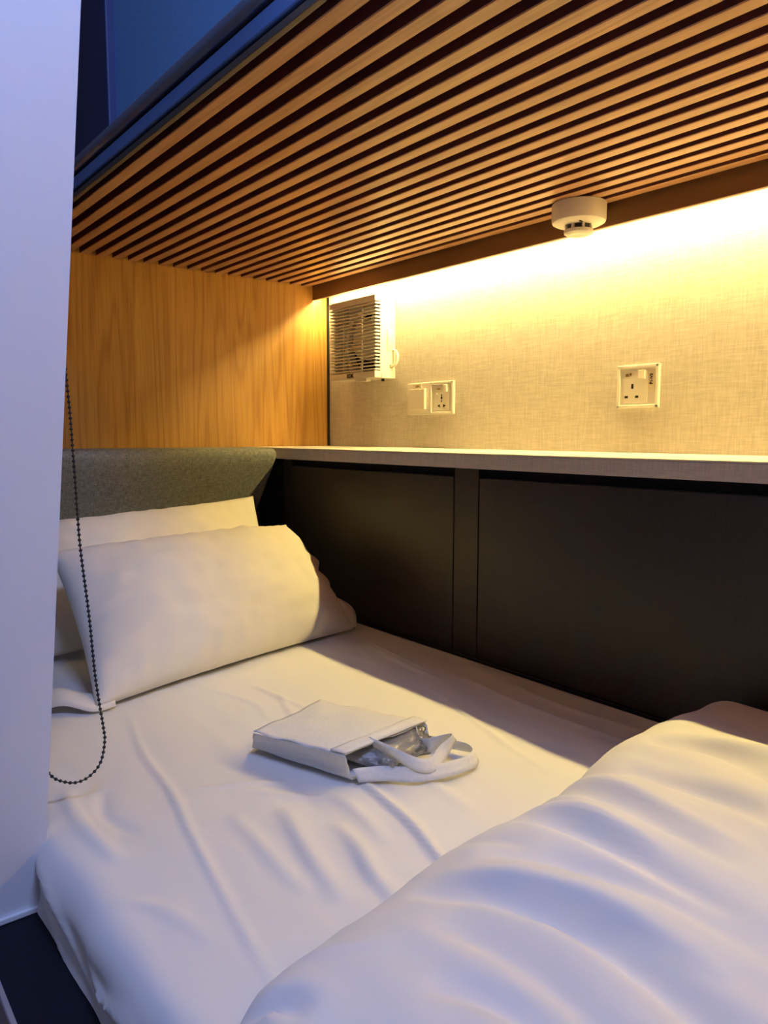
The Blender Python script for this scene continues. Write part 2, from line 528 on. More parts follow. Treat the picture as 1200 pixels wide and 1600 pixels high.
# ------------------------------------------------------------------ mattress with fitted sheet
ZB = -0.42
def sheet_surface():
    xs = np.concatenate([np.arange(-1.76, -0.35, 0.0036), np.arange(-0.35, 0.331, 0.01)])
    # cross profile along y, near side drop -> top -> far side drop
    prof = []
    for z in np.linspace(-0.499, -0.452, 12): prof.append((0.181+0.004*math.sin((z+0.499)/0.047*math.pi), z))
    for a in np.linspace(0, math.pi/2, 9)[1:]: prof.append((0.181+0.030*(1-math.cos(a)), -0.452+0.032*math.sin(a)))
    for y in np.arange(0.211+0.0036, 0.966, 0.0036): prof.append((y, ZB))
    for a in np.linspace(0, math.pi/2, 8): prof.append((0.968+0.026*math.sin(a), ZB-0.030*(1-math.cos(a))))
    prof.append((0.994, -0.499))
    PY = np.array([p[0] for p in prof]); PZ = np.array([p[1] for p in prof])
    X, Y = np.meshgrid(xs, PY, indexing='ij'); Z = np.tile(PZ, (len(xs), 1))
    n1 = fnoise(X, Y, 2.2, 3.0, 3.1)
    n2 = fnoise(X+0.15*Y, Y, 5.5, 16, 7.7)
    h = 0.004*n1 + 0.0022*n2
    top = np.clip((Y-0.19)/0.05, 0, 1)
    R = np.zeros(X.shape)
    creases = [
        ([(-1.075, 0.377), (-0.926, 0.342), (-0.812, 0.329), (-0.697, 0.305), (-0.567, 0.282), (-0.40, 0.255)], 0.0045, 0.0038, 0.5),
        ([(-0.72, 0.53), (-0.681, 0.519), (-0.575, 0.499), (-0.50, 0.477), (-0.42, 0.46)], 0.0065, 0.0075, 0.6),
        ([(-1.08, 0.585), (-0.986, 0.590), (-0.92, 0.60)], 0.005, 0.003, 0.3),
        ([(-1.02, 0.60), (-0.95, 0.575), (-0.88, 0.555)], 0.005, 0.003, 0.3),
        ([(-1.10, 0.52), (-1.00, 0.545), (-0.93, 0.53)], 0.006, 0.0025, 0.3),
        ([(-0.90, 0.235), (-0.803, 0.222), (-0.70, 0.232)], 0.010, 0.008, 0.0),
        ([(-0.86, 0.265), (-0.80, 0.25), (-0.74, 0.262)], 0.008, -0.005, 0.0),
        ([(-0.69, 0.410), (-0.641, 0.395), (-0.579, 0.378), (-0.51, 0.365)], 0.011, 0.007, 0.4),
        ([(-0.63, 0.44), (-0.57, 0.426), (-0.523, 0.410), (-0.46, 0.40)], 0.010, 0.008, 0.4),
        ([(-0.72, 0.36), (-0.62, 0.350), (-0.54, 0.345)], 0.009, 0.004, 0.3),
        ([(-0.80, 0.34), (-0.77, 0.40), (-0.74, 0.45)], 0.006, 0.003, 0.3),
        ([(-0.75, 0.40), (-0.70, 0.44), (-0.68, 0.47)], 0.007, 0.003, 0.3),
        ([(-0.88, 0.81), (-0.704, 0.756), (-0.55, 0.715)], 0.004, 0.0022, 0.3),
        ([(-0.73, 0.470), (-0.642, 0.472), (-0.56, 0.455)], 0.010, 0.005, 0.3),
        ([(-0.70, 0.56), (-0.63, 0.58), (-0.55, 0.57)], 0.012, 0.004, 0.3),
        ([(-1.16, 0.888), (-1.011, 0.862), (-0.90, 0.850)], 0.004, 0.003, 0.3),
        ([(-1.18, 0.905), (-1.05, 0.880), (-0.93, 0.865)], 0.004, 0.0025, 0.3),
        ([(-0.85, 0.935), (-0.70, 0.915), (-0.55, 0.93)], 0.008, 0.003, 0.3),
        ([(-0.90, 0.89), (-0.70, 0.872), (-0.52, 0.885)], 0.006, 0.0025, 0.3),
        ([(-0.66, 0.20), (-0.60, 0.235), (-0.53, 0.25)], 0.008, 0.003, 0.3),
    ]
    for pts, wd, ht, sk in creases: R += ridge(X, Y, pts, max(wd, 0.0055), ht, sk*0.4)
    # near-side hanging folds
    side = 1-top
    f = fnoise(X, Z, 7, 9, 1.3)
    Y2 = Y - side*(0.006*f + 0.003)
    s1 = ridge(X, Z, [(-0.80, -0.44), (-0.74, -0.455), (-0.67, -0.475), (-0.60, -0.492)], 0.006, 0.006, 0.4)
    s2 = ridge(X, Z, [(-0.64, -0.462), (-0.60, -0.470), (-0.56, -0.462), (-0.51, -0.452)], 0.006, 0.009, 0.4)
    s3 = ridge(X, Z, [(-0.80, -0.468), (-0.76, -0.485), (-0.70, -0.497)], 0.004, 0.005, 0.3)
    Y2 = Y2 - side*(s1+s2+s3)
    far = np.clip((Y-0.955)/0.02, 0, 1)
    bagm = np.clip((X+0.93)/0.04, 0, 1)*np.clip((-0.66-X)/0.04, 0, 1)*np.clip((Y-0.44)/0.04, 0, 1)*np.clip((0.68-Y)/0.04, 0, 1)
    duv = np.clip((X+0.42)/0.05, 0, 1)
    hr = (h+R)*(1-bagm)*(1-duv) - 0.002*duv - 0.001*bagm
    Z2 = Z + hr*np.clip(top+0.2, 0, 1)*(1-far)
    Y2 = np.minimum(Y2, 0.998)
    return np.stack([X, Y2, Z2], axis=-1)
P = sheet_surface()
bm = grid_bm(P)
# close the ends and the bottom
bm.verts.ensure_lookup_table()
nu_, nv_ = P.shape[:2]
idx = lambda i, j: bm.verts[i*nv_+j]
bm.faces.new([idx(0, j) for j in range(nv_)])
bm.faces.new([idx(nu_-1, j) for j in reversed(range(nv_))])
bm.faces.new([idx(0, 0), idx(nu_-1, 0), idx(nu_-1, nv_-1), idx(0, nv_-1)])
bmesh.ops.recalc_face_normals(bm, faces=bm.faces[:])
mat_ = mk('mattress', bm, M_sheet, origin=(-0.75, 0.585, -0.499), auto=70)
tag(mat_, 'mattress in a creased white fitted sheet on the navy platform', 'mattress')

# ------------------------------------------------------------------ pillows
def pillow(name, BL, BR, up_l, up_r, thick, nrm, label, seed, bumps=(), belly=0.55):
    """BL/BR bottom seam corners, up_l/up_r vectors to the top corners; nrm faces the viewer"""
    BL, BR, up_l, up_r, nrm = map(Vector, (BL, BR, up_l, up_r, nrm))
    nrm.normalize()
    n = 71; mv = 55
    root = thing(name, label, 'pillow', ((BL+BR)/2)[:], 'white pillows at the head of the bed')
    def surf(side):
        P = np.zeros((n, mv, 3))
        for i in range(n):
            s = i/(n-1)
            for j in range(mv):
                t = j/(mv-1)
                u, v = 2*s-1, 2*t-1
                # edges pulled in between the corners
                su = u*(1-0.035*(1-v*v)) ; sv = v*(1-0.05*(1-u*u))
                s2, t2 = (su+1)/2, (sv+1)/2
                ex = sum(a*math.exp(-((t-c)/wd)**2)*max(0, (s-0.75)/0.25)**2 for c, wd, a in bumps)
                p = BL.lerp(BR, s2 + ex) + up_l.lerp(up_r, s2)*t2
                a = max(0.0, 1-abs(u)**2.4)**0.55; b = max(0.0, 1-abs(v)**2.2)**0.55
                th = thick*a*b
                q = Vector((s*5+seed, t*4, seed))
                wob = 0.007*noise.noise(q) + 0.004*noise.noise(q*2.7)
                # small pleats radiating from the seams
                edge = math.exp(-((1-abs(v))/0.22)**2) + 0.8*math.exp(-((1-abs(u))/0.14)**2)
                pl_ = 0.0065*noise.noise(Vector((s*22+seed, t*2.0, 3.0)))*math.exp(-((1-abs(v))/0.25)**2)
                pl2 = 0.0045*noise.noise(Vector((s*2.0, t*16+seed, 9.0)))*math.exp(-((1-abs(u))/0.18)**2)
                taper = min(1.0, a*b*3)
                k = belly if side > 0 else -(1-belly)
                off = k*th + side*(wob+pl_+pl2)*taper*(1 if side > 0 else 0.3)
                p = p + nrm*off
                P[i, j] = p
        return P
    A = surf(1); Bk = surf(-1)
    bm = bmesh.new()
    va = [[bm.verts.new(A[i, j]) for j in range(mv)] for i in range(n)]
    vb = [[va[i][j] if i in (0, n-1) or j in (0, mv-1) else bm.verts.new(Bk[i, j]) for j in range(mv)] for i in range(n)]
    for i in range(n-1):
        for j in range(mv-1):
            bm.faces.new((va[i][j], va[i+1][j], va[i+1][j+1], va[i][j+1]))
            bm.faces.new((vb[i][j], vb[i][j+1], vb[i+1][j+1], vb[i+1][j]))
    for v in bm.verts: v.co.z = max(v.co.z, ZB+0.0015)
    bmesh.ops.recalc_face_normals(bm, faces=bm.faces[:])
    mk('cushion', bm, M_pillow, root, smooth=True)
    return root

pb = pillow('pillow', (-1.40, 0.33, -0.405), (-1.45, 0.87, -0.405), (-0.125, -0.02, 0.235), (-0.15, 0.01, 0.255), 0.115,
            (0.80, 0.12, 0.5), 'rear white pillow propped against the grey headboard', 2.3, belly=0.5)
pf = pillow('pillow', (-1.115, 0.34, -0.413), (-1.245, 0.925, -0.413), (-0.222, 0.0, 0.212), (-0.225, -0.025, 0.205), 0.135,
            (0.66, 0.15, 0.74), 'front white pillow with an open pillowcase end, leaning on the other pillow', 8.1,
            bumps=((0.58, 0.06, 0.030), (0.42, 0.09, -0.020), (0.97, 0.10, -0.015)), belly=0.62)
# open end of the front pillowcase, a loose flap standing behind the seam
c = catmull([(-1.243, 0.934, -0.414), (-1.285, 0.930, -0.375), (-1.315, 0.918, -0.335), (-1.345, 0.905, -0.298), (-1.36, 0.885, -0.27)], 6)
G = np.zeros((len(c), 6, 3))
for i, p in enumerate(c):
    for j in range(6):
        k = j/5
        G[i, j] = p + Vector((-0.012, 0.014*math.sin(i*0.5)*k - 0.055*(1-k) , 0.012*k*math.sin(i*0.31)))
fl = mk('pillowcase_flap', grid_bm(G), M_pillow, pf, smooth=True)
sm = fl.modifiers.new('thickness', 'SOLIDIFY'); sm.thickness = 0.0015
# lower left corner flap of the front pillowcase lying on the sheet
c = catmull([(-1.155, 0.27, -0.412), (-1.135, 0.30, -0.404), (-1.110, 0.335, -0.414), (-1.112, 0.37, -0.414)], 6)
G = np.zeros((len(c), 7, 3))
for i, p in enumerate(c):
    for j in range(7):
        k = j/6
        G[i, j] = p + Vector((-0.07*k, 0.012*k, 0.012*math.sin(k*math.pi)+0.004*k))
fl = mk('corner_flap', grid_bm(G), M_pillow, pf, smooth=True)
sm = fl.modifiers.new('thickness', 'SOLIDIFY'); sm.thickness = 0.0015

# ------------------------------------------------------------------ duvet
def duvet():
    def dense(a, b, n, wd, m):
        return a, b, n, wd, m
    a_ = np.concatenate([np.linspace(0, 1, 26)**1.8*0.09, np.linspace(0.09, 0.80, 150)[1:]])
    b_ = np.concatenate([np.linspace(0, 1, 20)**1.8*0.08, np.linspace(0.08, 0.72, 130)[1:], 0.80-(np.linspace(1, 0, 20)[1:]**1.8)*0.08])
    Ln = 0.80
    A, Bb = np.meshgrid(a_, b_, indexing='ij')
    Y = 0.172 + Bb*(0.978-0.172)/0.80
    # front edge position against y
    ye = np.array([0.17, 0.20, 0.23, 0.32, 0.41, 0.54, 0.70, 0.83, 0.93, 0.98])
    xe = np.array([-0.372, -0.408, -0.432, -0.468, -0.480, -0.478, -0.496, -0.505, -0.500, -0.490])
    X0 = np.interp(Y, ye, xe) + 0.006*np.sin(Y*23)
    X = X0 + A*(0.33-X0)/0.80
    def q(d, wd): return np.sqrt(np.clip(1-(1-np.clip(d/wd, 0, 1))**2, 0, 1))
    # front edge is thick near the wall, flattened in the middle, thick again at the near corner
    wfront = np.interp(Y, [0.17, 0.28, 0.40, 0.60, 0.85, 0.98], [0.05, 0.09, 0.13, 0.10, 0.07, 0.06])
    Hh = np.interp(Y, [0.17, 0.24, 0.36, 0.5, 0.7, 0.9, 0.98], [0.052, 0.060, 0.062, 0.072, 0.080, 0.078, 0.072])
    Hh = Hh + 0.02*np.clip((X+0.40)/0.4, 0, 1)
    f = q(X-X0, wfront)*q(Y-0.172, 0.045)*q(0.978-Y, 0.045)
    Z = Hh*f
    n1 = fnoise(X, Y, 3.0, 5.0, 5.5); n2 = fnoise(X+0.5*Y, Y, 6, 19, 2.2)
    W = 0.006*n1 + 0.0045*n2
    folds = [
        ([(-0.43, 0.375), (-0.353, 0.403), (-0.299, 0.417), (-0.245, 0.412), (-0.17, 0.395)], 0.014, -0.016),
        ([(-0.43, 0.405), (-0.353, 0.433), (-0.29, 0.450), (-0.20, 0.445)], 0.013, 0.009),
        ([(-0.42, 0.44), (-0.36, 0.468), (-0.29, 0.487), (-0.18, 0.478)], 0.012, -0.010),
        ([(-0.50, 0.599), (-0.43, 0.593), (-0.352, 0.581), (-0.25, 0.56)], 0.011, -0.010),
        ([(-0.49, 0.62), (-0.42, 0.618), (-0.34, 0.605), (-0.25, 0.59)], 0.010, 0.005),
        ([(-0.44, 0.73), (-0.373, 0.761), (-0.311, 0.743), (-0.22, 0.71)], 0.015, -0.013),
        ([(-0.44, 0.76), (-0.36, 0.795), (-0.28, 0.775)], 0.014, 0.006),
        ([(-0.42, 0.660), (-0.336, 0.665), (-0.247, 0.645)], 0.012, -0.009),
        ([(-0.46, 0.515), (-0.388, 0.520), (-0.314, 0.516), (-0.22, 0.505)], 0.011, -0.011),
        ([(-0.46, 0.54), (-0.388, 0.548), (-0.30, 0.54)], 0.010, 0.006),
        ([(-0.38, 0.345), (-0.31, 0.360), (-0.236, 0.355), (-0.18, 0.345)], 0.014, -0.007),
        ([(-0.33, 0.30), (-0.28, 0.322), (-0.21, 0.325)], 0.013, -0.009),
        ([(-0.43, 0.25), (-0.40, 0.29), (-0.37, 0.31)], 0.012, 0.004),
        ([(-0.48, 0.46), (-0.43, 0.47), (-0.39, 0.475)], 0.008, -0.005),
        ([(-0.46, 0.565), (-0.44, 0.568), (-0.387, 0.575)], 0.008, -0.006),
        ([(-0.50, 0.66), (-0.463, 0.655), (-0.40, 0.64)], 0.009, -0.006),
        ([(-0.40, 0.205), (-0.385, 0.225), (-0.36, 0.225)], 0.008, -0.010),
    ]
    for pts, wd, ht in folds: W = W + ridge(X, Y, pts, wd, ht, 0.3)
    Z = ZB + 0.001 + Z + W*np.clip(f*1.3-0.25, 0, 1)
    # edges bulge outwards a little over the sheet
    P = np.stack([X, Y, Z], axis=-1)
    return P
P = duvet()
bm = grid_bm(P)
bm.verts.ensure_lookup_table()
nu_, nv_ = P.shape[:2]
ring = [bm.verts[i*nv_] for i in range(nu_)] + [bm.verts[(nu_-1)*nv_+j] for j in range(1, nv_)] + [bm.verts[i*nv_+nv_-1] for i in reversed(range(nu_-1))] + [bm.verts[j] for j in reversed(range(1, nv_-1))]
bm.faces.new(ring)
bmesh.ops.recalc_face_normals(bm, faces=bm.faces[:])
dv = mk('duvet', bm, M_duvet, origin=(-0.05, 0.575, -0.42), auto=80)
tag(dv, 'thick white rumpled duvet folded back over the foot half of the bed', 'duvet')

# ------------------------------------------------------------------ drawstring: bead chain of the roller blind
ch = [(-0.842, 0.221, 0.30), (-0.842, 0.232, 0.15), (-0.842, 0.241, 0.046), (-0.842, 0.2445, -0.04), (-0.842, 0.247, -0.121), (-0.842, 0.2535, -0.201), (-0.842, 0.258, -0.276),
      (-0.842, 0.2645, -0.335), (-0.842, 0.2655, -0.352), (-0.842, 0.260, -0.376), (-0.842, 0.247, -0.389), (-0.842, 0.232, -0.392), (-0.842, 0.217, -0.386), (-0.842, 0.206, -0.376),
      (-0.842, 0.196, -0.355), (-0.842, 0.190, -0.32), (-0.842, 0.185, -0.20), (-0.842, 0.185, 0.0), (-0.842, 0.190, 0.20), (-0.842, 0.205, 0.297), (-0.842, 0.221, 0.30)]
cpts = catmull(ch, 14)
bm = bmesh.new()
tube(bm, cpts, 0.0008, 6)
acc = 0.0; pitch = 0.0058
last = cpts[0]
for p in cpts[1:]:
    seg = (p-last).length
    while acc + seg >= pitch:
        k = (pitch-acc)/seg
        last = last.lerp(p, k); seg = (p-last).length; acc = 0
        bmesh.ops.create_icosphere(bm, subdivisions=1, radius=0.0022, matrix=Matrix.Translation(last))
    acc += seg; last = p
chn = thing('blind_chain', 'thin black beaded pull chain looping down beside the white partition', 'pull chain', (-0.842, 0.23, -0.392))
mk('bead_chain', bm, M_black, chn, smooth=True)
bm = bmesh.new(); box(bm, -0.850, -0.8235, 0.205, 0.232, 0.292, 0.318, bev=0.002)
mk('chain_guide', bm, M_black, chn)

# ------------------------------------------------------------------ ventilation fan
def fan():
    x0, x1 = -1.775, -1.565
    zb, zt = 0.150, 0.366
    t = thing('ventilation_fan', 'cream louvred ventilation fan mounted high on the wall in the corner', 'fan', ((x0+x1)/2, 1.299, zb))
    yf, ym, yb = 1.229, 1.253, 1.2992
    bm = bmesh.new()
    # hollow housing
    box(bm, x0, x0+0.004, ym, yb, zb, zt, bev=0.001)
    box(bm, x1-0.004, x1, ym, yb, zb, zt, bev=0.001)
    box(bm, x0+0.003, x1-0.003, ym, yb, zt-0.004, zt, bev=0.001)
    box(bm, x0+0.003, x1-0.003, ym, yb, zb, zb+0.004, bev=0.001)
    box(bm, x0+0.003, x1-0.003, yb-0.004, yb, zb+0.003, zt-0.003)
    mk('housing', bm, M_plastic, t)
    # inner orifice ring, dark opening and motor hub
    cx, cz = (x0+x1)/2+0.012, (zb+zt)/2-0.008
    bm = bmesh.new(); lathe(bm, (cx, 1.266, cz), [(0.098, 0.022), (0.098, 0.004), (0.088, 0.0), (0.083, 0.004), (0.083, 0.022)], 'Y')
    mk('duct_ring', bm, M_plastic, t, auto=40)
    bm = bmesh.new(); cyl(bm, (cx, 1.290, cz), 0.083, 0.083, 0.004, 'Y', 48)
    mk('duct_opening', bm, M_gap, t)
    bm = bmesh.new(); lathe(bm, (cx, 1.262, cz+0.010), [(0, 0.0), (0.045, 0.0), (0.054, 0.003), (0.056, 0.008), (0.056, 0.028)], 'Y')
    mk('motor_hub', bm, M_plastic, t, auto=40)
    for k in range(6):
        bm = bmesh.new(); box(bm, 0.050, 0.080, -0.001, 0.001, -0.016, 0.016, bev=0.0006)
        bmesh.ops.transform(bm, verts=bm.verts, matrix=Matrix.Translation((cx, 1.280, cz)) @ Matrix.Rotation(k*math.pi/3, 4, 'Y') @ Matrix.Rotation(0.5, 4, 'X'))
        mk('blade', bm, M_plastic, t)
    # grille cover: frame, louvres that wrap round the sides, two ribs
    bm = bmesh.new()
    box(bm, x0, x1, yf, ym-0.0005, zt-0.017, zt, bev=0.002)
    box(bm, x0, x1, yf, ym-0.0005, zb, zb+0.0185, bev=0.002)
    N = 20
    for k in range(N):
        z = zb+0.0185 + (k+0.5)*((zt-0.017)-(zb+0.0185))/N
        # slightly tilted front blade
        b2 = bmesh.new(); box(b2, x0, x1, -0.0013, 0.0013, -0.0024, 0.0024, bev=0.0007, seg=1)
        bmesh.ops.transform(b2, verts=b2.verts, matrix=Matrix.Translation((0, yf+0.0025, z)) @ Matrix.Rotation(-0.7, 4, 'X'))
        me = bpy.data.meshes.new('tmp'); b2.to_mesh(me); b2.free(); bm.from_mesh(me); bpy.data.meshes.remove(me)
        box(bm, x0, x0+0.0025, yf+0.002, ym-0.004, z-0.0022, z+0.0022)
        box(bm, x1-0.0025, x1, yf+0.002, ym-0.004, z-0.0022, z+0.0022)
    for xr in (x0+0.063, x0+0.148):
        box(bm, xr-0.0011, xr+0.0011, yf+0.0035, yf+0.0065, zb+0.01, zt-0.01)
    box(bm, x0, x0+0.003, ym-0.006, ym, zb+0.01, zt-0.01)
    box(bm, x1-0.003, x1, ym-0.006, ym, zb+0.01, zt-0.01)
    gr = mk('grille', bm, M_plastic, t)
    mk('release_tab', B(-1.652, -1.604, yf+0.001, 1.246, zb-0.008, zb-0.0002, bev=0.001), M_plastic, gr)
    bm = bmesh.new(); cyl(bm, (-1.588, 1.275, zb-0.007), 0.0045, 0.0045, 0.008, 'Z', 16)
    mk('bottom_screw', bm, M_black, t)
    # logo on the lower frame bar
    M = Matrix.Translation((-1.675, yf-0.0006, zb+0.0092)) @ Matrix.Rotation(math.pi/2, 4, 'X')
    mk('logo', text_bm('KDK', 0.0145, M, 0.0003, 0.0007), M_ink, gr)
    # cable loop
    pts = catmull([(-1.568, 1.291, 0.225), (-1.553, 1.290, 0.222), (-1.543, 1.289, 0.209), (-1.544, 1.288, 0.194), (-1.552, 1.286, 0.184), (-1.566, 1.284, 0.181)], 8)
    bm = bmesh.new(); tube(bm, pts, 0.0034, 12)
    mk('cable', bm, M_plastic, t, smooth=True)
    bm = bmesh.new(); box(bm, -1.572, -1.563, 1.279, 1.289, 0.177, 0.186, bev=0.001)
    mk('cable_gland', bm, M_amber_ink, t)
fan()

# ------------------------------------------------------------------ wall plates
def plate_body(t, x0, x1, z0, z1, y=YW):
    """rounded dished frame: raised outer rim, sunken inner face"""
    bm = bmesh.new()
    rim = 0.0065; d = 0.009
    box(bm, x0, x1, y-0.0055, y-0.0003, z0, z1, bev=0.0015)
    box(bm, x0, x1, y-d, y-0.005, z0, z0+rim, bev=0.0015)
    box(bm, x0, x1, y-d, y-0.005, z1-rim, z1, bev=0.0015)
    box(bm, x0, x0+rim, y-d, y-0.005, z0, z1, bev=0.0015)
    box(bm, x1-rim, x1, y-d, y-0.005, z0, z1, bev=0.0015)
    mk('face_plate', bm, M_plate, t)

# single switched socket on the right
x0, x1, z0, z1 = -0.8685, -0.7785, 0.0515, 0.1345
t = thing('power_socket', 'single switched three-pin socket with a printed sticker, alone at the right of the wall', 'socket', ((x0+x1)/2, YW, z0))
plate_body(t, x0, x1, z0, z1)
mk('socket_insert', B(x0+0.014, x1-0.024, YW-0.0068, YW-0.005, z0+0.009, z1-0.010, bev=0.0006), M_plate, t)
yh = YW-0.0074
bm = bmesh.new()
cx = x0+0.0335
box(bm, cx-0.0022, cx+0.0022, yh, yh+0.001, z0+0.0375, z0+0.0465)
box(bm, cx-0.0160, cx-0.0090, yh, yh+0.001, z0+0.0195, z0+0.0240)
box(bm, cx+0.0070, cx+0.0140, yh, yh+0.001, z0+0.0195, z0+0.0240)
mk('pin_holes', bm, M_gap, t)
bm = bmesh.new(); box(bm, x0+0.0485, x0+0.0615, -0.0035, 0.0035, z0+0.0555, z0+0.0725, bev=0.001)
bmesh.ops.transform(bm, verts=bm.verts, matrix=Matrix.Translation((0, YW-0.0085, 0)) )
mk('rocker', bm, M_key, t)
bm = bmesh.new()
box(bm, x0+0.0185, x0+0.0245, yh, yh+0.001, z0+0.061, z0+0.0665)
box(bm, x0+0.0270, x0+0.0310, yh, yh+0.001, z0+0.063, z0+0.0675)
mk('indicator_marks', bm, M_amber_ink, t)
stk = mk('sticker', B(x1-0.0225, x1-0.0095, YW-0.0066, YW-0.0052, z0+0.034, z0+0.0725), M_label, t)
M = Matrix.Translation((x1-0.0160, YW-0.0069, z0+0.0545)) @ Matrix.Rotation(math.pi/2, 4, 'X') @ Matrix.Rotation(math.pi/2, 4, 'Z')
mk('sticker_text', text_bm('P1-V3', 0.0085, M, 0.0003, 0.0004), M_ink, stk)

# light switch + universal socket pair on the left
x0, xm, x1, z0, z1 = -1.5065, -1.4185, -1.3330, 0.0505, 0.1325
t = thing('light_switch', 'square rocker light switch with a small label, the plate nearest the fan', 'switch', ((x0+xm)/2, YW, z0))
bm = bmesh.new()
box(bm, x0, xm-0.0005, YW-0.0085, YW-0.0003, z0, z1, bev=0.0018)
mk('face_plate', bm, M_plate, t)
bm = bmesh.new()
vs = []
kx0, kx1, kz0, kz1 = x0+0.014, xm-0.013, z0+0.014, z1-0.0155
box(bm, kx0, kx1, YW-0.0115, YW-0.0075, kz0, kz1, bev=0.0012)
for v in bm.verts:
    if v.co.y < YW-0.0100: v.co.y -= 0.0035*(v.co.x-kx0)/(kx1-kx0)
mk('rocker', bm, M_key, t)
lst = mk('label_strip', B(x0+0.022, xm-0.030, YW-0.0094, YW-0.0083, z1-0.0130, z1-0.0025), M_label, t)
M = Matrix.Translation(((x0+xm)/2-0.003, YW-0.0095, z1-0.0078)) @ Matrix.Rotation(math.pi/2, 4, 'X')
mk('label_text', text_bm('Light', 0.0085, M, 0.0003, 0.0002), M_amber_ink, lst)

t = thing('power_socket', 'universal switched socket joined to the right of the light switch', 'socket', ((xm+x1)/2, YW, z0))
plate_body(t, xm, x1, z0, z1)
mk('socket_insert', B(xm+0.016, x1-0.014, YW-0.0068, YW-0.005, z0+0.010, z1-0.010, bev=0.0006), M_plate, t)
cx = xm+0.043
bm = bmesh.new()
def blk(*pts):
    vs = [bm.verts.new((x, yh, z)) for x, z in pts]
    vb = [bm.verts.new((x, yh+0.001, z)) for x, z in pts]
    bm.faces.new(vs)
    for i in range(len(vs)):
        j = (i+1) % len(vs); bm.faces.new((vs[i], vs[j], vb[j], vb[i]))
blk((cx-0.0013, z0+0.0430), (cx-0.0013, z0+0.0500), (cx+0.0013, z0+0.0500), (cx+0.0013, z0+0.0430))
blk((cx, z0+0.0365), (cx-0.0035, z0+0.0405), (cx-0.0015, z0+0.0435), (cx+0.0015, z0+0.0435), (cx+0.0035, z0+0.0405))
blk((cx-0.0015, z0+0.0300), (cx-0.0015, z0+0.0345), (cx+0.0015, z0+0.0345), (cx+0.0015, z0+0.0300))
blk((cx-0.0150, z0+0.0210), (cx-0.0065, z0+0.0250), (cx-0.0055, z0+0.0170))
blk((cx+0.0150, z0+0.0210), (cx+0.0055, z0+0.0170), (cx+0.0065, z0+0.0250))
bmesh.ops.recalc_face_normals(bm, faces=bm.faces[:])
mk('pin_holes', bm, M_gap, t)
bm = bmesh.new(); box(bm, x1-0.0325, x1-0.0200, YW-0.0120, YW-0.006, z1-0.0260, z1-0.0085, bev=0.001)
mk('rocker', bm, M_key, t)
mk('indicator_marks', B(cx-0.0160, cx-0.0060, yh, yh+0.001, z0+0.0620, z0+0.0645), M_amber_ink, t)
bm = bmesh.new(); cyl(bm, (cx-0.019, YW-0.0082, z0+0.0505), 0.0022, 0.0022, 0.003, 'Y', 14)
mk('indicator_lamp', bm, M_key, t)

# ------------------------------------------------------------------ smoke detector
dc = (-0.8926, 1.187)
t = thing('smoke_detector', 'round white smoke detector hanging from the slatted ceiling by the fascia', 'smoke detector', (dc[0], dc[1], ZC))
bm = bmesh.new(); lathe(bm, (dc[0], dc[1], ZC), [(0, -0.0002), (0.0485, -0.0002), (0.0500, -0.0015), (0.0500, -0.030), (0.0485, -0.034), (0.043, -0.037), (0.030, -0.039), (0, -0.039)])
mk('mounting_base', bm, M_detector, t, auto=35)
bm = bmesh.new(); lathe(bm, (dc[0], dc[1], ZC), [(0, -0.0392), (0.0225, -0.0392), (0.0225, -0.0475), (0, -0.0475)])
mk('sensor_core', bm, M_black, t, auto=35)
bm = bmesh.new()
for k in range(8):
    a = k*math.pi/4+0.2
    b2 = bmesh.new(); box(b2, 0.0218, 0.0262, -0.0022, 0.0022, -0.0495, -0.0385)
    bmesh.ops.transform(b2, verts=b2.verts, matrix=Matrix.Translation((dc[0], dc[1], ZC)) @ Matrix.Rotation(a, 4, 'Z'))
    me = bpy.data.meshes.new('tmp'); b2.to_mesh(me); b2.free(); bm.from_mesh(me); bpy.data.meshes.remove(me)
mk('cage', bm, M_detector, t)
bm = bmesh.new(); lathe(bm, (dc[0], dc[1], ZC), [(0, -0.0476), (0.0262, -0.0476), (0.0272, -0.049), (0.0265, -0.0535), (0.022, -0.056), (0.012, -0.0565), (0.010, -0.0555), (0, -0.0555)])
mk('sensor_cap', bm, M_detector, t, auto=35)
bm = bmesh.new(); box(bm, dc[0]+0.020, dc[0]+0.024, dc[1]-0.026, dc[1]-0.018, ZC-0.0400, ZC-0.0375)
mk('alarm_lamp', bm, M_black, t)

# ------------------------------------------------------------------ carrier bag on the bed
t = thing('carrier_bag', 'small white non-woven bag with handles lying open on the sheet', 'bag', (-0.78, 0.54, ZB))
bag_root = t
def quad_patch(A, Bp, Cp, D, nu=26, nv=22, bulge=0.0, wr=0.0012, seed=0.0, nz=(0, 0, 1)):
    A, Bp, Cp, D = map(Vector, (A, Bp, Cp, D)); nz = Vector(nz)
    P = np.zeros((nu, nv, 3))
    for i in range(nu):
        s = i/(nu-1)
        for j in range(nv):
            k = j/(nv-1)
            p = A.lerp(Bp, s).lerp(D.lerp(Cp, s), k)
            p = p + nz*(bulge*math.sin(s*math.pi)*math.sin(k*math.pi) + wr*noise.noise(Vector((s*5+seed, k*5, seed)))*2)
            P[i, j] = p
    return P
def sheetpart(name, P, mat, parent, th=0.0008):
    o = mk(name, grid_bm(P), mat, parent, smooth=True)
    s = o.modifiers.new('thickness', 'SOLIDIFY'); s.thickness = th
    return o
tA, tB, tC, tD = (-0.822, 0.447, -0.385), (-0.683, 0.492, -0.3795), (-0.716, 0.650, -0.388), (-0.905, 0.605, -0.402)
gA, gB = (-0.848, 0.459, -0.4165), (-0.690, 0.508, -0.4165)
sheetpart('top_panel', quad_patch(tA, tB, tC, tD, bulge=0.004, wr=0.0016, seed=4.4), M_bag, t)
